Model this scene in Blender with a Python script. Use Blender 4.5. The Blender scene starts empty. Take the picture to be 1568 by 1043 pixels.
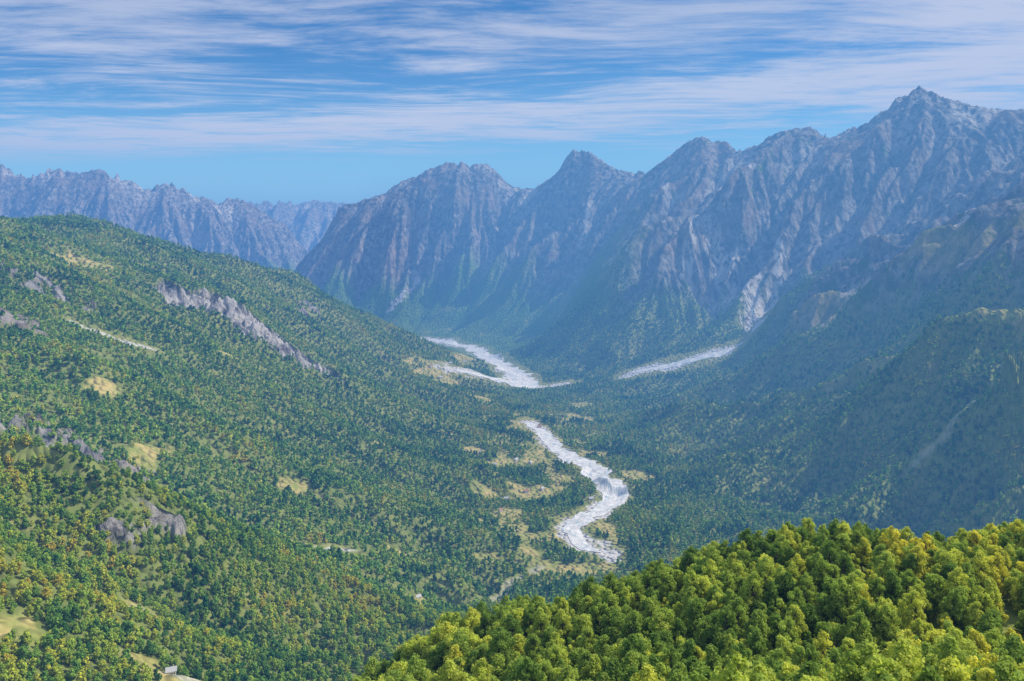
import bpy, math, time
import numpy as np
from mathutils import Vector
T0=time.time()
rng=np.random.default_rng(7)
F=1230.;CX=784.;HY=370.
def S(px,py,d): return ((px-CX)/F*d, d, (HY-py)/F*d)
# ---------------------------------------------------------------- survey of the valley
def dens(pts,step):
    out=[]
    for a,b in zip(pts[:-1],pts[1:]):
        a=np.array(a);b=np.array(b);n=max(1,int(np.hypot(*(b-a)[:2])/step))
        for i in range(n): out.append(a+(b-a)*i/n)
    out.append(np.array(pts[-1]));return [tuple(o) for o in out]
def L(*p): return [S(*q) for q in p]
RIDGES=dict(
 far_range=L((-400,300,9500),(-200,262,9700),(-60,262,9900),(0,255,10000),(30,266,10000),(80,264,10000),(150,257,10000),(200,280,10100),(228,298,10200),(243,282,10250),(275,288,10300),(300,307,10400),(325,308,10500),(370,310,10600),(400,326,10600),(440,350,10600),(475,395,10500)),
 back=L((200,330,16500),(385,315,16000),(415,320,16000),(440,315,16000),(475,309,16000),(530,313,16000),(700,330,16000),(1200,330,16000)),
 mid=L((452,415,7900),(490,376,8100),(516,322,8300),(560,310,8300),(590,300,8250),(615,280,8200),(640,270,8100),(660,259,8000),(685,252,8000),(715,254,8000),(748,255,7950),(765,275,7900),(800,294,7900),(830,285,7700),(858,262,7600),(874,234,7500),(904,234,7450),(922,249,7300),(945,264,7100),(1005,266,6900),(1012,268,6800),(1045,228,6600),(1075,214,6500),(1115,223,6350),(1135,239,6250),(1180,216,6100),(1225,197,6000),(1250,203,5900),(1266,221,5850),(1300,200,5750),(1322,208,5700),(1350,175,5620),(1385,147,5550),(1410,139,5500),(1445,151,5350),(1495,167,5200),(1568,168,5000),(1700,185,4700),(1900,170,4300),(2300,160,3800)),
)
SPA=L((2000,200,2700),(1750,260,2750),(1568,325,2900),(1450,367,3200),(1400,392,3350),(1330,425,3500),(1260,446,3620),(1215,468,3700),(1185,525,3720),(1125,595,3560),(1050,622,3400))
SPB=L((2000,370,2000),(1750,415,2150),(1568,468,2300),(1500,498,2400),(1400,544,2550),(1300,576,2750),(1200,606,2900),(1080,638,3050))
SPURS=[
 L((1075,217,6500),(1030,290,6100),(970,345,5750),(925,395,5500),(890,450,5300),(860,505,5100),(838,545,4900)),
 L((1225,199,6000),(1180,255,5650),(1120,300,5300),(1060,350,5050),(1005,410,4900),(955,475,4750),(920,535,4550)),
 L((1410,139,5500),(1345,235,5050),(1300,320,4750),(1250,390,4550),(1200,440,4300)),
 L((1568,170,5000),(1510,250,4500),(1460,320,4050),(1400,385,3900)),
 L((715,256,8000),(680,330,7550),(640,400,7250),(600,460,7050),(572,490,7000)),
 L((520,322,8300),(470,400,8100)),
 L((890,237,7500),(870,320,7000),(830,380,6700),(790,430,6500),(750,478,6400)),
 SPA,SPB,
 L((-500,300,3300),(-200,325,3500),(0,350,3700),(50,336,3800),(110,335,3850),(150,341,3900),(230,368,4000),(330,399,4150),(400,414,4250),(455,424,4350),(500,450,4450),(560,487,4700),(610,512,5000),(660,535,5100)),
 L((-300,640,1000),(0,690,1000),(100,708,1000),(200,768,1000),(330,848,1050),(450,875,1150),(600,925,1280),(720,935,1430)),
]
VALLEY=[
 L((960,905,1640),(940,855,1805),(885,832,1903),(868,808,1990),(890,793,2060),(940,765,2260),(942,745,2350),(905,715,2550),(870,700,2660),(845,680,2850),(830,660,3050),(808,645,3230),(795,620,3600),(805,592,4150),(775,565,4700),(745,546,5250),(722,531,5700),(690,525,6000),(640,518,6316)),
 [S(640,518,6316),(-1300,6550,-765),(-2100,7000,-770),(-2650,8300,-775),(-2500,10000,-790),(-1800,12500,-800)],
 L((700,930,1500),(760,905,1600),(850,880,1720),(940,855,1805)),
 [(1900,2050,-640),(1300,1900,-700),(700,1760,-714),(300,1690,-712)],
 L((-200,690,1250),(50,700,1210),(200,770,1280),(400,827,1400),(550,835,1480),(700,880,1580)),
]
PTS=L(
 (0,362,2600),(110,402,2800),(250,430,3000),(350,452,2950),(300,455,2900),(470,545,3100),(400,505,2900),(600,560,3900),(700,572,4100),(0,470,2000),(200,520,2200),(400,600,2400),(500,620,2600),(600,650,2700),(720,700,2600),(0,600,1500),(200,640,1650),(400,700,1850),(600,780,1850),(750,800,2000),(830,720,2550),(700,640,3200),(760,610,3700),(550,560,3400),(500,700,2150),(680,760,2150),(-300,420,2000),(-300,560,1500),(-300,300,2700),(650,850,1680),
 (0,850,750),(0,1000,620),(200,900,850),(200,1043,680),(400,950,950),(400,1043,800),(560,1000,1000),(-300,900,700),(-200,1043,560),(680,965,1150),(640,1040,900),
 (900,640,3400),(1000,660,3000),(1000,590,3900),(900,560,4500),(870,750,2400),(1000,760,2300),(1050,700,2650),(1100,720,2480),(1200,800,2040),(1050,830,1900),
 (800,485,6000),(700,500,6500),(850,500,5700),(760,520,5900),(650,490,6800),(720,440,6900),(850,440,6200),
 (760,350,7400),(720,410,7050),(850,350,7000),
 (970,572,4100),(1060,550,4060),(1150,520,4020),(1172,478,4350),(1150,440,4650),(1120,380,5000),(1090,420,4850),
 (1400,538,2820),(1300,558,3080),(1500,485,2730),(1200,590,3250),(1568,445,2620),(1350,485,3220),(1250,520,3350),
 (1568,600,1950),(1400,650,2200),(1250,700,2380),(1568,700,1930),(1400,760,2030),(1300,780,2060),(1700,650,1800),
 (1300,410,3950),(1250,440,4000),(1400,350,4300),(1500,330,3700),(1568,290,3500),(1700,300,3300),
 (300,440,9000),(100,400,9000),(-200,400,8800),(420,420,9600),(0,340,9500),(200,350,9600),(350,370,9900),
)+[(-2500,6000,-560),(-3500,6800,-500),(-5000,7000,-400),(-1500,5800,-640),(-2600,5200,-350),(-4000,5600,-200),
 (-1200,5000,-560),(8000,5500,500),(-8000,8000,0),(-9000,14000,300),(9000,15000,0),(0,19000,200),(-9000,19000,200),(9000,19000,200),
 (0,-400,150),(-1500,-400,200),(1500,-400,200),(-900,200,-60),(-600,300,-180),(1200,400,-180),(2500,600,0),(3500,1500,0),(-2500,1000,0),(-3000,2500,150),(2600,1300,-300),
 (0,0,-3),(0,30,-24),(40,40,-28),(-40,40,-36),(-90,90,-100),(0,80,-56),(60,90,-58),(-170,170,-175),(-60,170,-115),(-300,300,-270),(-120,300,-195),(-300,480,-330),(-90,480,-300),
 (-200,0,-60),(200,0,-30),(200,100,-68)]+[
 (0,150,-91),(-25,200,-115),(60,150,-85),(110,150,-83)]
for px,py,d in ((1568,468,2300),(1500,498,2400),(1400,544,2550),(1300,576,2750),(1200,606,2900)):
    a=S(px,py,d);PTS.append((a[0]*1.05+20,a[1]*1.05,a[2]-75))
# the far sides of the ranges fall away behind their crests
for key,o1,z1,o2,z2 in (('mid',420,300,1500,800),('far_range',450,300,1700,850),('back',500,200,1500,500)):
    for p in RIDGES[key]:
        r=math.hypot(p[0],p[1]);ux,uy=p[0]/r,p[1]/r
        for o,zz_ in ((o1,z1),(o2,z2)):
            PTS.append((p[0]+ux*o+(.35*o if key=='mid' else 0),p[1]+uy*o,max(p[2]-zz_,-780)))
def G(px,py,d,h=7.5): 
    a=S(px,py,d);return (a[0],a[1],a[2]-h)
CREST=[G(520,1085,225),G(560,1045,230),G(620,1000,233),G(700,955,235),G(780,932,237),G(870,912,240),G(960,888,240),G(1080,852,238),G(1160,828,235),G(1240,806,232),G(1290,818,232),G(1400,828,230),G(1490,822,232),G(1568,808,236),G(1700,790,240),G(1900,780,240)]
PTS+= [G(800,1043,150),G(1000,1043,140),G(1200,1043,130),G(1400,1043,120),G(1568,1043,112),G(1800,1030,110),G(1000,960,180),G(1200,920,175),G(1400,920,170),G(1568,920,165),G(800,980,195)]
for px,z3,z6,z10 in ((500,-225,-400,-520),(700,-195,-380,-540),(900,-185,-370,-560),(1240,-175,-350,-540),(1568,-168,-330,-500),(2000,-165,-320,-470)):
    for d,z in ((320,z3),(600,z6),(1000,z10)):
        PTS.append(((px-CX)/F*d,d,z))
PTS+=[(x,1400.,-655.) for x in (100,600,1200)]
C=[]
for v in RIDGES.values(): C+=list(v)
for k,v in RIDGES.items(): C+=dens(v,200)
for v in SPURS: C+=dens(v,260)
for v in VALLEY: C+=dens(v,260)
C+=dens(CREST,60)+PTS
C=np.array(C)
keep=[];
for i in range(len(C)):
    r=max(12,0.006*np.hypot(C[i,0],C[i,1]))
    if all(np.hypot(C[i,0]-C[j,0],C[i,1]-C[j,1])>r for j in keep): keep.append(i)
C=C[keep];n=len(C)
SC=1000.;c2=(18./SC)**2
P2=C[:,:2]/SC
A=np.zeros((n+3,n+3));D2=((P2[:,None]-P2[None])**2).sum(-1)
A[:n,:n]=-np.sqrt(D2+c2)+np.eye(n)*1e-5
A[:n,n]=1;A[:n,n+1:]=P2;A[n,:n]=1;A[n+1:,:n]=P2.T
W=np.linalg.solve(A,np.concatenate([C[:,2],[0,0,0]]))
def rbf(x,y):
    sh=x.shape;x=x.ravel()/SC;y=y.ravel()/SC
    z=np.empty_like(x);gx=np.empty_like(x);gy=np.empty_like(x)
    for s in range(0,len(x),20000):
        dx=x[s:s+20000,None]-P2[:,0];dy=y[s:s+20000,None]-P2[:,1]
        ph=np.sqrt(dx*dx+dy*dy+c2);w=W[:n]
        z[s:s+20000]=-ph@w+W[n]+x[s:s+20000]*W[n+1]+y[s:s+20000]*W[n+2]
        gx[s:s+20000]=-(dx/ph)@w+W[n+1];gy[s:s+20000]=-(dy/ph)@w+W[n+2]
    return z.reshape(sh),gx.reshape(sh)/SC,gy.reshape(sh)/SC
# ---------------------------------------------------------------- noise
perm=rng.permutation(4096).astype(np.int64)
ga=rng.random(4096)*2*np.pi;GXt=np.cos(ga).astype(np.float32);GYt=np.sin(ga).astype(np.float32)
def hsh(ix,iy,s): return perm[(perm[(ix+s*131)&4095]+iy)&4095]
def perlin(x,y,s=0):
    fx=np.floor(x);fy=np.floor(y);ix=fx.astype(np.int64);iy=fy.astype(np.int64)
    x=(x-fx).astype(np.float32);y=(y-fy).astype(np.float32)
    u=x*x*x*(x*(x*6-15)+10);v=y*y*y*(y*(y*6-15)+10)
    def g(a,b):
        h=hsh(ix+a,iy+b,s);return GXt[h]*(x-a)+GYt[h]*(y-b)
    a=g(0,0);b=g(1,0);c=g(0,1);d=g(1,1)
    return (a+(b-a)*u+(c+(d-c)*u-(a+(b-a)*u))*v)*1.5
def fbm(x,y,wl,octs,s=0,gain=.5,ridge=False):
    r=0;a=1;f=1/wl
    for o in range(octs):
        p=perlin(x*f,y*f,s+o)
        if ridge: p=1-2*np.abs(p)
        r=r+a*p;a*=gain;f*=2.03
    return r
rj=rng.random((4096,2)).astype(np.float32)*.5
def eros(px,py,dx,dy):
    fx=np.floor(px);fy=np.floor(py);ix=fx.astype(np.int64);iy=fy.astype(np.int64)
    x=(px-fx).astype(np.float32);y=(py-fy).astype(np.float32)
    vc=0;vs=0;wt=0
    for i in range(-2,2):
        for j in range(-2,2):
            h=hsh(ix-i,iy-j,17);qx=x+i-rj[h,0];qy=y+j-rj[h,1]
            w=np.exp(-2*(qx*qx+qy*qy));m=(qx*dx+qy*dy)*np.float32(2*np.pi)
            vc=vc+np.cos(m)*w;vs=vs-np.sin(m)*w;wt=wt+w
    vs=vs/wt
    return vc/wt,vs*dx,vs*dy
def sst(a,b,x):
    t=np.clip((x-a)/(b-a),0,1);return t*t*(3-2*t)
def dpoly(X,Y,pts,maxd):
    D=np.full(X.shape,1e9,np.float32)
    for a,b in zip(pts[:-1],pts[1:]):
        m=(X>min(a[0],b[0])-maxd)&(X<max(a[0],b[0])+maxd)&(Y>min(a[1],b[1])-maxd)&(Y<max(a[1],b[1])+maxd)
        x=X[m];y=Y[m];ex=b[0]-a[0];ey=b[1]-a[1];t=np.clip(((x-a[0])*ex+(y-a[1])*ey)/(ex*ex+ey*ey+1e-6),0,1)
        D[m]=np.minimum(D[m],np.hypot(x-a[0]-t*ex,y-a[1]-t*ey))
    return D
# ---------------------------------------------------------------- terrain sheet (fan shaped, finer near)
def gs(a,b,n): return np.exp(np.linspace(math.log(a),math.log(b),n,endpoint=False))
R=np.concatenate([gs(12,400,200),gs(400,1500,270),gs(1500,8800,880),gs(8800,11200,190),gs(11200,20000,81)])
NA=1281;AZ=np.radians(np.linspace(-50,62,NA))
NR=len(R)
sub=4
Rc=np.append(R[::sub],R[-1]*1.01) if (NR-1)%sub else R[::sub];Ac=AZ[::sub]
RR,AA=np.meshgrid(Rc,Ac,indexing='ij')
zc,gxc,gyc=rbf(RR*np.sin(AA),RR*np.cos(AA))
ri=np.interp(R,Rc,np.arange(len(Rc)));i0=np.clip(ri.astype(int),0,len(Rc)-2);fr=(ri-i0)[:,None]
ai=np.arange(NA)/sub;j0=np.clip(ai.astype(int),0,len(Ac)-2);fa=(ai-j0)[None]
def up(g):
    a=g[i0]*(1-fr)+g[i0+1]*fr;return (a[:,j0]*(1-fa)+a[:,j0+1]*fa)
RR,AA=np.meshgrid(R,AZ,indexing='ij')
X=RR*np.sin(AA);Y=RR*np.cos(AA)
Z=up(zc);GX=up(gxc).astype(np.float32);GY=up(gyc).astype(np.float32)
print('base',time.time()-T0,n)
side1=L((965,572,4110),(1010,560,4090),(1060,550,4060),(1110,535,4040),(1168,510,4040))
crestd=np.minimum(dpoly(X,Y,RIDGES['mid'],900),np.minimum(dpoly(X,Y,RIDGES['far_range'],900),dpoly(X,Y,RIDGES['back'],900)))
N1=fbm(X,Y,900,4,3)
side=sst(0,600,X-(0.12*Y-200))
back=sst(5600,6300,Y)
tl=-300+sst(4300,2700,Y)*200
mount=np.clip(np.maximum(back,side*sst(2000,2700,Y)),0,1)
rock=sst(-170,130,Z-tl+N1*210)*mount
mamp=sst(-640,-200,Z)*np.clip(np.maximum(back,side*sst(2600,3600,Y)),0,1)
slope=np.hypot(GX,GY)
floorm=sst(0.05,0.22,slope)
def gullies(L0,octs,k,amp0,gain,mask):
    m=mask>0.01
    px=(X[m]/L0);py=(Y[m]/L0);nrm=np.maximum(slope[m],.15)
    dx=(GY[m]/nrm*k).astype(np.float32);dy=(-GX[m]/nrm*k).astype(np.float32)
    h=0;hx=0;hy=0;a=1.;f=1.
    for o in range(octs):
        c,sx,sy=eros(px*f+o*3.7,py*f-o*1.3,dx+hy*.7,dy-hx*.7)
        h=h+a*c;hx=hx+a*sx;hy=hy+a*sy;a*=gain;f*=2.
    out=np.zeros_like(X);out[m]=h;return out*amp0
fade=.10+.90*sst(20,600,crestd)
g1=gullies(640,5,1.15,1.,.56,mamp)
Z+=mamp*fade*(g1*145-58)
crag=fbm(X,Y,300,6,40,.56,True)
Z+=mamp*(crag*15*(.25+.75*fade)-4)
jag=fbm(X,Y,170,4,700,.6,True)
Z+=mamp*sst(240,0,crestd)*(jag*30-19)*(1+sst(8800,9300,Y)*.9)
nearside=sst(40,420,dpoly(X,Y,side1,450))
forestm=(1-mamp)*floorm*sst(330,700,RR)*(.1+.9*nearside)
g2=gullies(560,5,1.1,1.,.52,forestm)
Z+=forestm*(g2*(24+46*side)-12*side+fbm(X,Y,160,4,60)*8)
Z+=fbm(X,Y,30,3,80)*(.6+.6*forestm)*sst(40,120,RR)
print('noise',time.time()-T0)
fine=fbm(X,Y,70,4,100)
def blob(px,py,d,rx,ry,ang=0,rag=.5):
    a=S(px,py,d);dx=X-a[0];dy=Y-a[1];c,s=math.cos(ang),math.sin(ang)
    u=(dx*c+dy*s)/rx;v=(-dx*s+dy*c)/ry
    q=np.hypot(u,v)
    return sst(1.15,.85,q+rag*fine)
riv=L((925,846,1840),(885,832,1903),(868,808,1990),(890,793,2060),(940,765,2260),(942,745,2350),(905,715,2550),(870,700,2660),(845,680,2850),(830,660,3050),(808,645,3230))
riv2=L((690,594,4100),(740,590,4150),(800,592,4150),(795,575,4450),(775,565,4700),(745,546,5250),(722,531,5700),(690,525,6000),(640,518,6316))
riv3=L((870,584,4200),(810,592,4150))
dry=L((350,815,1350),(400,827,1400),(470,826,1440),(550,835,1480))
dry2=L((755,905,1600),(790,885,1690),(830,860,1750))
gul=L((1380,708,2100),(1450,660,2080),(1475,635,2100),(1540,592,2150))
gravel=np.zeros_like(X);clear=np.zeros_like(X)
def addg(p,w,k=1.,cl=0.):
    global gravel,clear
    D0=dpoly(X,Y,p,w*3+cl*2);D=D0+fine*w*.8
    gravel=np.maximum(gravel,k*sst(w*1.25,w*.7,D))
    if cl: clear=np.maximum(clear,sst(w+cl,w+cl*.6,D0+fine*12))
addg(riv,34,1,22);addg(riv2,60,1,80);addg(riv3,26,1,70);addg(side1,40,1,75);addg(dry,15,.8,16);addg(dry2,8,.3,4);addg(gul,8,.25,6)
path=L((40,378,2750),(100,400,2750),(150,405,2800));addg(path,10,.35)
pth2=L((110,498,2150),(160,508,2170),(235,525,2230));addg(pth2,7,.8,14)
scar=np.zeros_like(X)
scp=L((290,470,2860),(330,476,2880),(375,500,2900),(430,528,2940),(465,540,2990))
D=dpoly(X,Y,scp,400)+fine*75
scar=sst(150,105,D)
scar=np.maximum(scar,blob(340,456,2960,105,110,rag=.9))
scree=np.zeros_like(X)
for pl,w in ((L((1160,488,4300),(1150,450,4560),(1125,405,4850),(1085,375,5150)),66),(L((1160,488,4300),(1195,440,4620),(1190,400,4800)),30),(L((1045,445,4800),(1062,400,5050)),22),(L((890,400,6500),(905,350,6850)),24),(L((1010,330,5900),(1080,300,5700),(1150,290,5500)),36),(L((600,470,7000),(640,420,7200)),30),(L((1568,330,3450),(1500,372,3350),(1460,400,3300)),14)):
    scree=np.maximum(scree,sst(w*1.3,w*.6,dpoly(X,Y,pl,300)+fine*w))
crk=np.clip(-g1*1.5+.2,0,1)*rock*sst(1.2,.6,slope)
scree=np.maximum(scree,.9*crk*sst(-.4,.3,fbm(X,Y,500,3,150)))
outc=np.zeros_like(X)
for b in ((60,660,1330,130,80),(130,665,1380,70,60),(20,640,1400,90,70),(170,690,1400,60,40),(205,790,980,24,28),(260,825,1010,18,14),(60,430,2300,90,50),(15,500,1950,70,50),(470,460,3900,50,70)):
    outc=np.maximum(outc,blob(*b,rag=1.2))
outc*=sst(-.3,.15,fbm(X,Y,45,3,170))
Z+=outc*fbm(X,Y,60,4,410,.55,True)*11-scar*(8+fbm(X,Y,60,4,420,.6,True)*24)
mead_lit=np.zeros_like(X)
for b in ((130,405,2820,110,60),(725,678,2700,40,70),(770,780,2080,45,45),(880,640,3400,75,90),(665,578,4000,120,130),(715,545,4700,70,160),(300,1022,700,50,32),(235,665,1560,28,60),(30,960,650,30,25),(975,725,2450,45,60),(800,745,2300,40,60),(820,690,2700,40,90),(250,935,860,40,30),(750,860,1760,30,25),(700,560,4300,90,110),(650,905,1400,22,30),(610,855,1640,30,20),(720,800,1980,35,30),(590,690,2400,30,22),(800,640,3200,60,80),(740,620,3600,60,60),(770,700,2600,40,60),(830,740,2330,35,45),(790,815,1970,35,28),(560,730,2000,25,22),(890,610,3700,60,60),(740,745,2280,30,30),(350,540,2500,40,30),(150,580,1750,30,30),(450,760,1750,26,20)):
    mead_lit=np.maximum(mead_lit,blob(*b,rag=.9))
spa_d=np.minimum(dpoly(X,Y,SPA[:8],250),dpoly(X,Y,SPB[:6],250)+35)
mead_lit=np.maximum(mead_lit,.75*sst(110,20,spa_d+fine*60))  # pale crest grass, also painting the sunlit edge of the spurs
dirt=np.maximum(blob(268,935,860,36,15,rag=.9),blob(290,1020,700,24,10))
streets=sst(.1,.4,fbm(X,Y,95,3,200))*sst(280,110,dpoly(X,Y,riv,400))*(X<(0.09*Y+80))
mead_lit=np.maximum(mead_lit,streets*.9)
heath=sst(.25,.75,fbm(X,Y,140,4,230))*sst(300,500,RR)
Z-=gravel*2.0
print('masks',time.time()-T0)
def gridfaces(nr,na):
    i=np.arange(nr-1)[:,None]*na+np.arange(na-1)[None]
    i=i.ravel();return np.stack([i,i+1,i+na+1,i+na],1)[:,::-1]
def mkmesh(name,co,fc,mats,smooth=True,attrs=None,mi=None):
    me=bpy.data.meshes.new(name);me.vertices.add(len(co));me.vertices.foreach_set('co',np.ascontiguousarray(co,np.float32).ravel())
    k=fc.shape[1] if len(fc) else 4
    if len(fc):
        me.loops.add(fc.size);me.loops.foreach_set('vertex_index',np.ascontiguousarray(fc,np.int32).ravel())
        me.polygons.add(len(fc));me.polygons.foreach_set('loop_start',np.arange(0,fc.size,k,dtype=np.int32));me.polygons.foreach_set('loop_total',np.full(len(fc),k,np.int32))
        me.polygons.foreach_set('use_smooth',np.full(len(fc),smooth))
        if mi is not None: me.polygons.foreach_set('material_index',mi.astype(np.int32))
    for m in mats: me.materials.append(m)
    for k2,v in (attrs or {}).items():
        if v.ndim==2:
            a=me.attributes.new(k2,'FLOAT_COLOR','POINT');a.data.foreach_set('color',np.ascontiguousarray(v,np.float32).ravel())
        else:
            a=me.attributes.new(k2,'FLOAT','POINT');a.data.foreach_set('value',np.ascontiguousarray(v,np.float32).ravel())
    me.update(calc_edges=True)
    return me
def obj(name,me,link=True):
    o=bpy.data.objects.new(name,me)
    if link: bpy.context.scene.collection.objects.link(o)
    return o
# ---------------------------------------------------------------- node helpers
class NT:
    def __init__(s,nt): s.nt=nt;nt.nodes.clear()
    def n(s,t,**k):
        nd=s.nt.nodes.new(t)
        for a,b in k.items(): setattr(nd,a,b)
        return nd
    def l(s,a,b): s.nt.links.new(a,b)
    def val(s,sock,v):
        if isinstance(v,bpy.types.NodeSocket): s.l(v,sock)
        else: sock.default_value=v
    def math(s,op,a,b=0,c=0,clamp=False):
        nd=s.n('ShaderNodeMath',operation=op,use_clamp=clamp);s.val(nd.inputs[0],a);s.val(nd.inputs[1],b);s.val(nd.inputs[2],c);return nd.outputs[0]
    def mix(s,f,a,b,bt='MIX'):
        nd=s.n('ShaderNodeMix',data_type='RGBA',blend_type=bt);s.val(nd.inputs[0],f)
        for i,v in ((6,a),(7,b)): s.val(nd.inputs[i],v if isinstance(v,bpy.types.NodeSocket) else (*v,1))
        return nd.outputs[2]
    def ramp(s,v,a,b,o0=0.,o1=1.):
        nd=s.n('ShaderNodeMapRange');nd.interpolation_type='SMOOTHSTEP';s.val(nd.inputs[0],v);s.val(nd.inputs[1],a);s.val(nd.inputs[2],b);s.val(nd.inputs[3],o0);s.val(nd.inputs[4],o1);return nd.outputs[0]
    def noise(s,vec,sc,det=4,rough=.5,dist=0.,col=False):
        nd=s.n('ShaderNodeTexNoise');s.l(vec,nd.inputs['Vector']);nd.inputs['Scale'].default_value=sc;nd.inputs['Detail'].default_value=det;nd.inputs['Roughness'].default_value=rough;nd.inputs['Distortion'].default_value=dist;return nd.outputs[1 if col else 0]
    def mapping(s,vec,sc,rot=(0,0,0)):
        nd=s.n('ShaderNodeMapping');s.l(vec,nd.inputs[0]);nd.inputs['Scale'].default_value=sc;nd.inputs['Rotation'].default_value=rot;return nd.outputs[0]
    def vm(s,op,a,b):
        nd=s.n('ShaderNodeVectorMath',operation=op);s.val(nd.inputs[0],a);s.val(nd.inputs[1],b);return nd.outputs[0]
def newmat(name):
    m=bpy.data.materials.new(name);m.use_nodes=True;return m,NT(m.node_tree)
mt,N=newmat('mountain_ground')
out=N.n('ShaderNodeOutputMaterial');bs=N.n('ShaderNodeBsdfDiffuse')
N.l(bs.outputs[0],out.inputs[0])
pos=N.n('ShaderNodeNewGeometry').outputs['Position']
def att(nm):
    a=N.n('ShaderNodeAttribute');a.attribute_name=nm;sp=N.n('ShaderNodeSeparateColor');N.l(a.outputs['Color'],sp.inputs[0]);return sp.outputs
m1=att('mask_a');m2=att('mask_b')
posv=N.mapping(pos,(1,1,.4))
nb=N.noise(pos,.0035,4,.6);nf=N.noise(posv,.03,5,.65);nx=N.noise(pos,.25,2,.6)
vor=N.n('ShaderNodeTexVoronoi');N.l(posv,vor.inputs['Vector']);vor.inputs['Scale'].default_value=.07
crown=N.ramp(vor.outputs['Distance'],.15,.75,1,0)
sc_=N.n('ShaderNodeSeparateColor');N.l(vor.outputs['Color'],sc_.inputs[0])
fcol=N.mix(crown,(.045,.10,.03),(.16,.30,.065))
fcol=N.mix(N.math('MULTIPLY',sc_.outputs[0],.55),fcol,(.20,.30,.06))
fcol=N.mix(N.ramp(nb,.45,.68),fcol,(.08,.18,.045))
under=N.mix(nf,(.11,.17,.045),(.29,.32,.10))
fcol=N.mix(m2[2],fcol,under)
rock1=N.mix(N.ramp(nf,.38,.62),(.09,.092,.10),(.40,.395,.39))
strata=N.noise(N.mapping(pos,(.005,.005,.018),(.35,.25,0)),1.,5,.65,.4)
rock1=N.mix(N.ramp(strata,.46,.58,0,.5),rock1,(.13,.13,.137))
rock1=N.mix(N.ramp(nb,.50,.62,0,.4),rock1,(.38,.29,.22))
scr=N.mix(nf,(.52,.51,.49),(.72,.71,.69))
gr=N.mix(N.ramp(nx,.35,.7),(.45,.45,.45),(.75,.75,.74))
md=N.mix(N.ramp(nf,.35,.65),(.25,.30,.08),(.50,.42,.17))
vegn=N.noise(posv,.012,6,.7)
veg=N.ramp(N.math('ADD',vegn,m2[0]),.58,.66)
rockveg=N.mix(veg,rock1,N.mix(nf,(.04,.09,.025),(.14,.22,.06)))
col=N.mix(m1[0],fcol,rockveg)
col=N.mix(m2[1],col,N.mix(N.ramp(nf,.36,.56),rock1,scr))
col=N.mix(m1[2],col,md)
col=N.mix(m1[1],col,gr)
N.l(col,bs.inputs['Color'])
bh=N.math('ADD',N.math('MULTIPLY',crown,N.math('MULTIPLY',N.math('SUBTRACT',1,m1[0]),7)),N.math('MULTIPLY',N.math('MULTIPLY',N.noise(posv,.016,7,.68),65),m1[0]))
bmp=N.n('ShaderNodeBump');bmp.inputs['Strength'].default_value=1.;bmp.inputs['Distance'].default_value=1.;N.l(bh,bmp.inputs['Height']);N.l(bmp.outputs[0],bs.inputs['Normal'])
one=np.ones_like(X)
near=sst(5200,4600,RR)*(1-rock)
vegb=np.clip(sst(350,-350,Z-tl)*.20-sst(.6,1.1,slope)*.10+sst(3900,3200,Y)*.05,-.3,.5)
treeless=np.clip(np.maximum.reduce([gravel,mead_lit,scar,outc*.8,dirt,scree,clear]),0,1)
rk=np.clip(np.maximum.reduce([rock,outc,scar]),0,1)
A1=np.stack([rk,np.clip(gravel+dirt*.5,0,1),np.maximum.reduce([mead_lit,clear*.3,heath*.3*(1-rock)*(1-near*.3)]),one],-1).reshape(-1,4)
A2=np.stack([np.where((outc+scar)>.3,-.12,vegb),np.maximum(scree,np.maximum(scar*.85,outc*.4)),near,one],-1).reshape(-1,4)
co=np.stack([X,Y,Z],-1).reshape(-1,3)
terr=obj('mountain_terrain',mkmesh('mountain_terrain',co,gridfaces(NR,NA),[mt],attrs={'mask_a':A1,'mask_b':A2}))
print('mesh',time.time()-T0)
def sample(x,y,*gr):
    r=np.hypot(x,y);a=np.arctan2(x,y)
    fi=np.interp(r,R,np.arange(NR));fj=np.interp(a,AZ,np.arange(NA))
    i=np.clip(fi.astype(int),0,NR-2);j=np.clip(fj.astype(int),0,NA-2);u=fi-i;v=fj-j
    return [ (g[i,j]*(1-u)+g[i+1,j]*u)*(1-v)+(g[i,j+1]*(1-u)+g[i+1,j+1]*u)*v for g in gr]
# ---------------------------------------------------------------- river bed ribbons
mg,N=newmat('river_gravel_and_water')
out=N.n('ShaderNodeOutputMaterial');bs=N.n('ShaderNodeBsdfPrincipled');N.l(bs.outputs[0],out.inputs[0])
pos=N.n('ShaderNodeNewGeometry').outputs['Position']
a=N.n('ShaderNodeAttribute');a.attribute_name='uvw'
uvw=a.outputs['Vector']
ch=N.noise(N.mapping(uvw,(1,3.2,1)),2.2,3,.5,.8)
wat=N.math('MULTIPLY',N.ramp(N.math('ABSOLUTE',N.math('SUBTRACT',ch,.5)),.012,.03,1,0),.8)
g1c=N.mix(N.ramp(N.noise(pos,.06,6,.7),.35,.65),(.54,.54,.54),(.86,.86,.85))
g1c=N.mix(N.ramp(N.noise(uvw,5,5,.6),.6,.72),g1c,(.34,.37,.30))
N.l(N.mix(wat,g1c,(.26,.42,.48)),bs.inputs['Base Color'])
N.l(N.math('SUBTRACT',.9,N.math('MULTIPLY',wat,.7)),bs.inputs['Roughness'])
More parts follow.
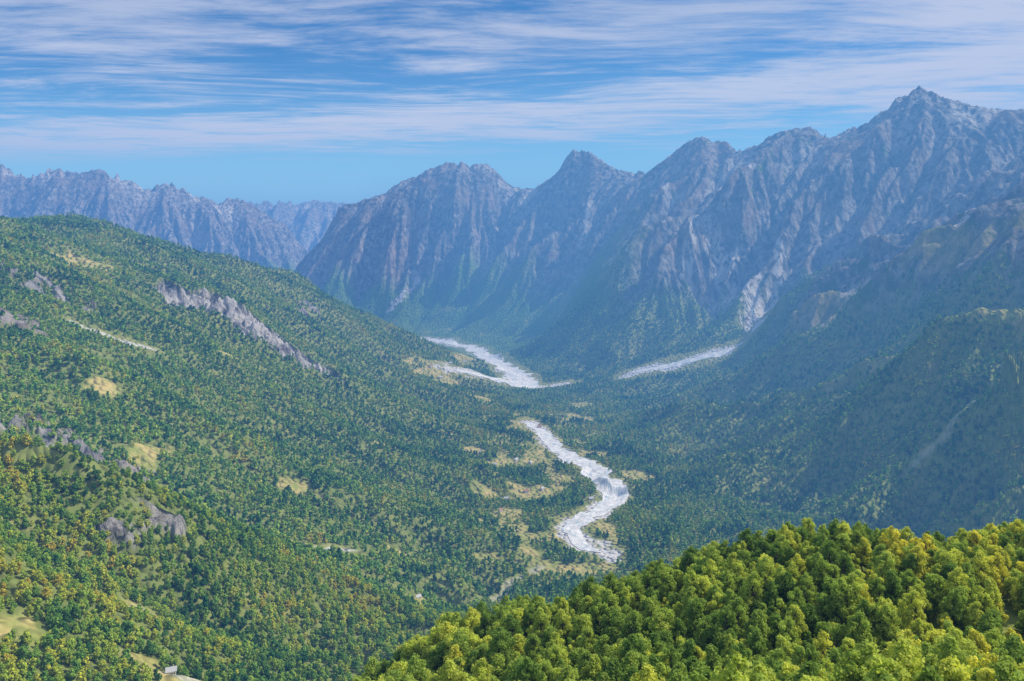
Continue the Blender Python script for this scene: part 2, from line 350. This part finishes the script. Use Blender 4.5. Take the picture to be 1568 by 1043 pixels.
def ribbon(name,pts,widths,seed):
    p=np.array(pts)[:,:2];s=np.concatenate([[0],np.cumsum(np.hypot(*(p[1:]-p[:-1]).T))])
    t=np.arange(0,s[-1],5.)
    x=np.interp(t,s,p[:,0]);y=np.interp(t,s,p[:,1]);w=np.interp(t,s,np.interp(np.linspace(0,1,len(s)),np.linspace(0,1,len(widths)),widths))
    k=np.hanning(23);k/=k.sum()
    def sm(v): return np.convolve(np.pad(v,11,mode='edge'),k,'valid')
    x=sm(x);y=sm(y);dx=np.gradient(x);dy=np.gradient(y);l=np.hypot(dx,dy)+1e-6;nx_=-dy/l;ny_=dx/l
    wl=w*(1+.8*fbm(t,t*0+seed,90,4,300));wr=w*(1+.8*fbm(t,t*0+seed+50,90,4,310))
    taper=np.minimum(1,np.minimum(t,t[-1]-t)/60+.15);wl*=taper;wr*=taper
    M=17;u=np.linspace(-1,1,M)[None]
    off=np.where(u<0,u*wl[:,None],u*wr[:,None])
    xx=x[:,None]+nx_[:,None]*off;yy=y[:,None]+ny_[:,None]*off
    zz,=sample(xx.ravel(),yy.ravel(),Z);zz=zz+1.2
    uv=np.stack([np.repeat(t[:,None]/120,M,1),np.repeat(u,len(t),0)*.6+seed,0*xx,0*xx+1],-1).reshape(-1,4)
    return obj(name,mkmesh(name,np.stack([xx.ravel(),yy.ravel(),zz],-1),gridfaces(len(t),M)[:,::-1],[mg],attrs={'uvw':uv}))
ribbon('river',riv,[14,20,24,28,34,38,44,34,28,24,12],1)
ribbon('river',riv2,[14,30,90,75,60,45,50,42,36],2)
ribbon('river_tributary',side1,[12,22,28,28,20],3)
# ---------------------------------------------------------------- trees
def leafmat(name,cols,transl=.35,pamp=1.5,off=.14):
    m,N=newmat(name);out=N.n('ShaderNodeOutputMaterial')
    oi=N.n('ShaderNodeObjectInfo').outputs['Random'];a=N.n('ShaderNodeAttribute');a.attribute_name='tone'
    cr=N.n('ShaderNodeValToRGB');cr.color_ramp.interpolation='LINEAR'
    e=cr.color_ramp.elements
    while len(e)<len(cols): e.new(.5)
    for i,(p,c) in enumerate(cols): e[i].position=p;e[i].color=(*c,1)
    pos=N.n('ShaderNodeNewGeometry').outputs['Position']
    patch=N.noise(pos,.006,3,.6)
    f=N.math('ADD',N.math('MULTIPLY',oi,.75),N.math('MULTIPLY',N.math('SUBTRACT',patch,.5),pamp))
    f=N.math('ADD',f,off);N.l(f,cr.inputs[0])
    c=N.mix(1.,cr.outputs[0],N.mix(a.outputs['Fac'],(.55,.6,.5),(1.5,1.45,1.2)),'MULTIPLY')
    d=N.n('ShaderNodeBsdfDiffuse');N.l(c,d.inputs[0])
    if transl:
        t=N.n('ShaderNodeBsdfTranslucent')
        N.l(N.mix(1.,c,(1.25,1.3,.7),'MULTIPLY'),t.inputs[0])
        mx=N.n('ShaderNodeMixShader');mx.inputs[0].default_value=transl;N.l(d.outputs[0],mx.inputs[1]);N.l(t.outputs[0],mx.inputs[2]);N.l(mx.outputs[0],out.inputs[0])
    else: N.l(d.outputs[0],out.inputs[0])
    return m
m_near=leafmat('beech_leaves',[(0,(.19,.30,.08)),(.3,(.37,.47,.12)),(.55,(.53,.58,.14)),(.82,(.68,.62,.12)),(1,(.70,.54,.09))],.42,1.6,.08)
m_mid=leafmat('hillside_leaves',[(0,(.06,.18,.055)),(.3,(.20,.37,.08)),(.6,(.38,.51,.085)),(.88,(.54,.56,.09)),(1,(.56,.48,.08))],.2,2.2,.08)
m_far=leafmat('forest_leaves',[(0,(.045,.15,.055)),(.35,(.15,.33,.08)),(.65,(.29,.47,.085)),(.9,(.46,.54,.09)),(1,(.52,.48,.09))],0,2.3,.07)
mb,N=newmat('bark');out=N.n('ShaderNodeOutputMaterial');bs=N.n('ShaderNodeBsdfDiffuse');N.l(bs.outputs[0],out.inputs[0])
N.l(N.mix(N.noise(N.n('ShaderNodeNewGeometry').outputs['Position'],3.,3),(.10,.085,.07),(.24,.22,.20)),bs.inputs['Color'])
def tube(p0,p1,r0,r1,k=6):
    d=np.array(p1)-p0;d/=np.linalg.norm(d);u=np.cross(d,[0.3,.8,.1]);u/=np.linalg.norm(u);v=np.cross(d,u)
    t=np.linspace(0,2*np.pi,k,endpoint=False)
    a=np.cos(t)[:,None]*u+np.sin(t)[:,None]*v
    V=np.concatenate([p0+a*r0,p1+a*r1]);i=np.arange(k);j=(i+1)%k
    return V,np.stack([i,j,j+k,i+k],1)
def tree(name,H,cr,nlobe,nleaf,ls,seed,mat,conic=0.,flat=.8,lr0=.26,lr1=.46):
    g=np.random.default_rng(seed);VV=[];FF=[];MI=[];TN=[];nv=0
    def add(V,Fc,mi,tn):
        nonlocal nv
        VV.append(V);FF.append(Fc+nv);MI.append(np.full(len(Fc),mi));TN.append(np.full(len(V),tn) if np.isscalar(tn) else tn);nv+=len(V)
    base=np.array([0,0,-1.5]);prev=base;r=.03*H*.8
    for k in range(4):
        nxt=np.array([g.normal()*.03*H,g.normal()*.03*H,H*.22*(k+1)]);add(*tube(prev,nxt,r,r*.68),1,.5);prev=nxt;r*=.68
    lob=[]
    for i in range(nlobe):
        h=g.uniform(.18,.96)
        prof=(1-h)**.8*1.25 if conic else math.sin(math.pi*min(1,(h-.05)/.95)**.75)**.7
        a=i*2.4+g.uniform(-.8,.8);rad=cr*prof*(g.uniform(.2,.85) if not conic else g.uniform(.2,.65))
        c=np.array([math.cos(a)*rad,math.sin(a)*rad,h*H]);lr=cr*g.uniform(lr0,lr1)*(1-.45*h if conic else 1-.3*h)
        lob.append((c,lr));st=np.array([0,0,h*H*.72])
        if nleaf>200 and i%2==0: add(*tube(st,c,.012*H,.004*H,4),1,.5)
    w=np.array([l[1]**2 for l in lob]);w/=w.sum()
    idx=g.choice(nlobe,nleaf,p=w)
    cen=np.array([l[0] for l in lob])[idx];lr=np.array([l[1] for l in lob])[idx]
    nr=g.normal(size=(nleaf,3));nr/=np.linalg.norm(nr,axis=1)[:,None];nr[:,2]=np.abs(nr[:,2])*np.where(g.random(nleaf)<.8,1,-1)
    pos=cen+nr*(lr*g.uniform(.5,1.25,nleaf))[:,None]*np.array([1,1,flat])
    ax=nr+g.normal(size=(nleaf,3))*.55;ax/=np.linalg.norm(ax,axis=1)[:,None]
    u=np.cross(ax,g.normal(size=(nleaf,3)));u/=np.linalg.norm(u,axis=1)[:,None];v=np.cross(ax,u)
    s=(ls*g.uniform(.6,1.35,nleaf))[:,None]
    V=np.stack([pos-u*s*.5-v*s*.25,pos+u*s*.1-v*s*.55,pos+u*s*.6+v*s*.2,pos-u*s*.1+v*s*.5],1).reshape(-1,3)
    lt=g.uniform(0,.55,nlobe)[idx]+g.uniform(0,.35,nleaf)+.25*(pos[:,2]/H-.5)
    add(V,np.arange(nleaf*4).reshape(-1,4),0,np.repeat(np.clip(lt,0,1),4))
    me=mkmesh(name,np.concatenate(VV),np.concatenate(FF),[mat,mb],smooth=False,attrs={'tone':np.concatenate(TN)},mi=np.concatenate(MI))
    return obj(name,me,False)
def coll(name,objs):
    c=bpy.data.collections.new(name)
    for o in objs: c.objects.link(o)
    return c
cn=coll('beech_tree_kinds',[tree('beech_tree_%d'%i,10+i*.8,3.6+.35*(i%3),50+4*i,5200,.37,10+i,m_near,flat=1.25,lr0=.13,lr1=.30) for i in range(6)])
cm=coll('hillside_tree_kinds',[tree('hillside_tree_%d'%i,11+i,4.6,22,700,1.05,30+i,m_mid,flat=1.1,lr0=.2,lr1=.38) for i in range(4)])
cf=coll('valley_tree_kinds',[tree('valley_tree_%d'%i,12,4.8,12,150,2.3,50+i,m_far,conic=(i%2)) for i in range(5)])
def scatter(name,pts,scale,idx,c):
    me=mkmesh(name,pts,np.zeros((0,4),int),[],attrs={'tsc':scale,'trot':rng.uniform(0,6.28,len(pts)),'tid':idx.astype(float)})
    o=obj(name,me);ng=bpy.data.node_groups.new(name,'GeometryNodeTree')
    ng.interface.new_socket('Geometry',in_out='INPUT',socket_type='NodeSocketGeometry');ng.interface.new_socket('Geometry',in_out='OUTPUT',socket_type='NodeSocketGeometry')
    nn=ng.nodes;gi=nn.new('NodeGroupInput');go=nn.new('NodeGroupOutput')
    ci=nn.new('GeometryNodeCollectionInfo');ci.inputs['Collection'].default_value=c;ci.inputs['Separate Children'].default_value=True;ci.inputs['Reset Children'].default_value=True
    ip=nn.new('GeometryNodeInstanceOnPoints');ip.inputs['Pick Instance'].default_value=True
    def na(nm):
        a=nn.new('GeometryNodeInputNamedAttribute');a.data_type='FLOAT';a.inputs['Name'].default_value=nm;return a.outputs[0]
    cx=nn.new('ShaderNodeCombineXYZ');lk=ng.links.new
    lk(na('trot'),cx.inputs[2]);lk(cx.outputs[0],ip.inputs['Rotation']);lk(na('tsc'),ip.inputs['Scale']);lk(na('tid'),ip.inputs['Instance Index'])
    lk(gi.outputs[0],ip.inputs['Points']);lk(ci.outputs[0],ip.inputs['Instance']);lk(ip.outputs[0],go.inputs[0])
    md_=o.modifiers.new('scatter','NODES');md_.node_group=ng;return o
def cand(r0,r1,sp,a0,a1,jit=.45):
    xs=np.arange(-r1,r1,sp);ys=np.arange(0,r1,sp*.87);gx,gy=np.meshgrid(xs,ys);gx=gx+(np.arange(len(ys))%2)[:,None]*sp*.5
    gx=gx.ravel()+rng.uniform(-1,1,gx.size)*sp*jit;gy=gy.ravel()+rng.uniform(-1,1,gy.size)*sp*jit
    r=np.hypot(gx,gy);a=np.degrees(np.arctan2(gx,gy));m=(r>r0)&(r<r1)&(a>a0)&(a<a1);return gx[m],gy[m]
# houses -------------------------------------------------------------
def simple(name,c1,c2,sc):
    m,N=newmat(name);o_=N.n('ShaderNodeOutputMaterial');b=N.n('ShaderNodeBsdfPrincipled');b.inputs['Roughness'].default_value=.85;N.l(b.outputs[0],o_.inputs[0])
    N.l(N.mix(N.noise(N.n('ShaderNodeNewGeometry').outputs['Position'],sc,3),c1,c2),b.inputs['Base Color']);return m
mw=simple('plaster',(.55,.52,.46),(.75,.72,.66),1.);mr=simple('roof_tiles',(.30,.15,.11),(.42,.25,.18),2.);mr2=simple('roof_metal',(.40,.42,.44),(.55,.56,.58),2.);mwd=simple('dark_window',(.02,.025,.03),(.05,.05,.06),2.)
HOUSES=[]
def box(x0,x1,y0,y1,z0,z1):
    V=np.array([(x,y,z) for z in (z0,z1) for y in (y0,y1) for x in (x0,x1)],float)
    return V,np.array([(0,2,3,1),(4,5,7,6),(0,1,5,4),(2,6,7,3),(0,4,6,2),(1,3,7,5)])
def merge(bs):
    V=[];Q=[];n=0
    for v,f in bs: V.append(v);Q.append(f+n);n+=len(v)
    return np.concatenate(V),np.concatenate(Q)
def house(px,py,d,l,w_,h,rot,roof):
    a=S(px,py,d);z,=sample(np.array([a[0]]),np.array([a[1]]),Z)
    e=bpy.data.objects.new('village_house',None);bpy.context.scene.collection.objects.link(e);e.location=(a[0],a[1],float(z[0])+.2);e.rotation_euler=(0,0,rot)
    HOUSES.append((a[0],a[1],l))
    def part(nm,v,f,m):
        o=obj(nm,mkmesh(nm,v,f,[m],smooth=False));o.parent=e
    V,Q=box(-l/2,l/2,-w_/2,w_/2,-3,h);part('walls',V,Q,mw)
    r=h+w_*.42;o=.7;t=.25
    V=[];Q=[]
    for s in (-1,1):
        V+=[(-l/2-o,s*(w_/2+o),h-.35),(l/2+o,s*(w_/2+o),h-.35),(l/2+o,0,r),(-l/2-o,0,r),(-l/2-o,s*(w_/2+o),h-.35+t),(l/2+o,s*(w_/2+o),h-.35+t),(l/2+o,0,r+t),(-l/2-o,0,r+t)]
        b=0 if s<0 else 8
        Q+=[(b,b+1,b+2,b+3),(b+4,b+5,b+6,b+7),(b,b+1,b+5,b+4),(b,b+3,b+7,b+4),(b+1,b+2,b+6,b+5)]
    part('roof',np.array(V),np.array(Q),roof)
    V=np.array([(x,y,zz) for x in (-l/2+.02,l/2-.02) for y,zz in ((-w_/2,h-.01),(w_/2,h-.01),(0.05,r-.1),(-.05,r-.1))]);part('gables',V,np.array([(0,1,2,3),(4,5,6,7)]),mw)
    bs_=[]
    for s in (-1,1):
        for k in np.linspace(-l/2+1.5,l/2-1.5,4):
            for zz in ([1.2] if h<4.5 else [1.2,4.]): bs_.append(box(k-.45,k+.45,s*w_/2-.05,s*w_/2+.05,zz,zz+1.2))
        bs_.append(box(s*l/2-.05,s*l/2+.05,-.5,.5,1.2,2.4))
    part('windows',*merge(bs_),mwd)
    part('door',*box(-.5,.5,-w_/2-.08,-w_/2+.04,0,2.1),mwd)
    part('chimney',*box(l*.2,l*.2+.7,.6,1.3,h,r+1),mw)
house(262,1022,700,8,6,4.,.4,mr2)
for q in ((300,1030,690,7,5,3.0,1.2,mr2),(826,652,3120,16,11,6,.2,mr),(790,705,2620,14,10,6,.9,mr2),(757,716,2540,14,9,5,.1,mr2),(735,690,2700,13,9,5,1.5,mr2),(806,742,2330,13,9,6,.5,mr),(830,735,2360,12,9,5,.9,mr2),(775,752,2250,12,8,5,.2,mr2),(812,705,2600,14,9,6,1.3,mr2),(905,762,2260,13,9,5,.3,mr2),(766,775,2110,12,8,5,1.,mr),(690,560,4400,18,12,7,.3,mr2),(660,575,4050,18,12,6,.8,mr),(712,553,4550,18,12,6,.2,mr2),(675,585,3950,16,11,6,.5,mr2),(640,908,1400,10,7,4,.8,mr2),(278,938,860,10,7,3.5,.3,mr2)): house(*q)
tot=0
for nm,r0,r1,sp,c,nk,s0,s1 in (('beech_woodland',88,340,4.2,cn,6,.42,.95),('hillside_forest',340,1250,8.0,cm,4,.5,1.2),('valley_forest',1250,2800,12.0,cf,5,.65,1.35),('mountain_forest',2800,5200,16.0,cf,5,.8,1.5)):
    x,y=cand(r0,r1,sp,-40,40)
    z,tr,rkk=sample(x,y,Z,treeless,rock)
    den=fbm(x,y,120,3,500)
    keepm=(rng.random(len(x))>tr*1.25-.05)&(rng.random(len(x))>rkk*1.1)&(rng.random(len(x))<.98-.4*sst(.25,.8,den))
    for hx,hy,hl in HOUSES: keepm&=(np.hypot(x-hx,y-hy+6)>hl*.6+8+hy*.006)
    x,y,z=x[keepm],y[keepm],z[keepm]
    s=rng.uniform(s0,s1,len(x))*(1+.25*fbm(x,y,80,2,520));tot+=len(x)
    scatter(nm,np.stack([x,y,z-.3],-1),s,rng.integers(0,nk,len(x)),c)
print('trees',tot,time.time()-T0)
# ---------------------------------------------------------------- haze (air volume; its own glow stands in for scattered sunlight)
def haze(name,hv,sig,Linf):
    hf=np.array([(0,2,3,1),(4,5,7,6),(0,1,5,4),(2,6,7,3),(0,4,6,2),(1,3,7,5)])
    mh,N=newmat(name);out=N.n('ShaderNodeOutputMaterial')
    ab=N.n('ShaderNodeVolumeAbsorption');em=N.n('ShaderNodeEmission');ad=N.n('ShaderNodeAddShader')
    sig=np.array(sig);Linf=np.array(Linf)
    mxs=sig.max()*1.05
    ab.inputs['Density'].default_value=mxs;ab.inputs['Color'].default_value=(*(1-sig/mxs),1)
    e=sig*Linf;em.inputs['Color'].default_value=(*(e/e.max()),1);em.inputs['Strength'].default_value=e.max()
    N.l(ab.outputs[0],ad.inputs[0]);N.l(em.outputs[0],ad.inputs[1]);N.l(ad.outputs[0],out.inputs['Volume'])
    obj(name,mkmesh(name,np.array(hv,float),hf,[mh],smooth=False))
SX=36000
haze('haze',[(x,y,z) for z in (-1600,1300) for y in (-3000,26000) for x in (-SX/2,SX/2)],[1/16000,1/13500,1/11000],[.14,.37,.76])
# added glowing volume, imitates light scattered by the air on the sun side
haze('sunward_glow',[(x,y,z) for z in (-1500,900) for (y,xs) in ((450,(740,9000)),(14000,(-2800,14000))) for x in xs],[1/25000,1/21000,1/17500],[.20,.50,.82])
# ---------------------------------------------------------------- sun and sky
az=math.radians(77);el=math.radians(45)
sd=Vector((math.sin(az)*math.cos(el),math.cos(az)*math.cos(el),math.sin(el)))
ld=bpy.data.lights.new('sun','SUN');ld.energy=5;ld.angle=math.radians(.53);ld.color=(1,.93,.80)
lo=obj('sun',ld);lo.rotation_mode='QUATERNION';lo.rotation_quaternion=sd.to_track_quat('Z','Y')
w=bpy.data.worlds.new('World');bpy.context.scene.world=w;w.use_nodes=True
N=NT(w.node_tree);out=N.n('ShaderNodeOutputWorld');bg=N.n('ShaderNodeBackground');N.l(bg.outputs[0],out.inputs[0]);bg.inputs[1].default_value=.15
sky=N.n('ShaderNodeTexSky',sky_type='NISHITA');sky.sun_disc=False;sky.sun_elevation=el;sky.sun_rotation=az;sky.altitude=1700;sky.air_density=1;sky.dust_density=.3;sky.ozone_density=2
gen=N.n('ShaderNodeTexCoord').outputs['Generated'];sp=N.n('ShaderNodeSeparateXYZ');N.l(gen,sp.inputs[0])
zz=N.math('MAXIMUM',sp.outputs[2],.03);yy=N.math('MAXIMUM',sp.outputs[1],.05)
px=N.math('DIVIDE',sp.outputs[0],zz);py=N.math('DIVIDE',sp.outputs[1],zz)
cb=N.n('ShaderNodeCombineXYZ');N.l(px,cb.inputs[0]);N.l(py,cb.inputs[1])
u=N.math('DIVIDE',sp.outputs[0],yy);v=N.math('DIVIDE',sp.outputs[2],yy)
P0=cb.outputs[0]
wp=N.vm('SUBTRACT',N.noise(P0,.45,1,.5,0,True),(.5,.5,.5));P=N.vm('ADD',P0,N.vm('MULTIPLY',wp,(1.6,.9,0)))
n1=N.noise(N.mapping(P,(.6,1.2,1),(0,0,.2)),1.1,8,.66)
n2=N.noise(N.mapping(P,(1.1,2.8,1),(0,0,.75)),1.5,7,.68)
n4=N.noise(N.mapping(P,(.9,4.2,1),(0,0,-.35)),1.7,6,.66)
n3=N.noise(N.mapping(P0,(.4,.6,1),(0,0,.1)),1.5,2,.5)
up_=N.math('MAXIMUM',u,0)
vc=N.math('ADD',N.math('ADD',.155,N.math('MULTIPLY',u,.06)),N.math('MULTIPLY',N.math('MULTIPLY',up_,up_),.12))
dv=N.math('DIVIDE',N.math('SUBTRACT',v,vc),.030)
band=N.math('MULTIPLY',N.math('POWER',2.718,N.math('MULTIPLY',N.math('MULTIPLY',dv,dv),-1)),1.3)
top=N.ramp(v,.20,.27,0,.85)
rt=N.math('MULTIPLY',N.ramp(u,-.05,.6,0,1.25),N.ramp(v,.12,.2))
cov=N.math('MAXIMUM',N.math('MAXIMUM',band,top),rt)
cov=N.math('MAXIMUM',cov,N.ramp(v,.10,.14,0,.35))
tex=N.math('ADD',N.math('MULTIPLY',n1,.45),N.math('ADD',N.math('MULTIPLY',n2,.3),N.math('MULTIPLY',n4,.25)))
tex=N.math('ADD',N.math('MULTIPLY',N.math('SUBTRACT',tex,.5),2.8),N.math('ADD',.5,N.math('MULTIPLY',N.math('SUBTRACT',n3,.5),.7)))
cl=N.ramp(N.math('ADD',tex,N.math('MULTIPLY',cov,.42)),.50,1.12,0,.95)
cl=N.math('MULTIPLY',cl,N.ramp(v,.085,.13))
skyc=N.mix(1.,sky.outputs[0],N.mix(N.ramp(v,.05,.26),(.76,1.12,1.10),(.20,.50,.74)),'MULTIPLY')
cc=N.mix(N.ramp(v,.18,.30),(5.0,5.2,5.8),(3.5,3.9,4.9))
cc=N.mix(N.ramp(u,.2,.62,0,.7),cc,(5.2,5.2,5.8))
N.l(N.mix(cl,skyc,cc),bg.inputs[0])
# ---------------------------------------------------------------- camera
cd=bpy.data.cameras.new('camera');cd.sensor_width=36;cd.lens=36*F/1568.;cd.clip_start=.5;cd.clip_end=60000
cd.shift_y=-(521.5-HY)/1568.
cam=obj('camera',cd);cam.location=(0,0,0);cam.rotation_euler=(math.pi/2,0,0)
bpy.context.scene.camera=cam
sc=bpy.context.scene;sc.view_settings.view_transform='Standard';sc.view_settings.look='None';sc.view_settings.exposure=0
print('done',time.time()-T0)
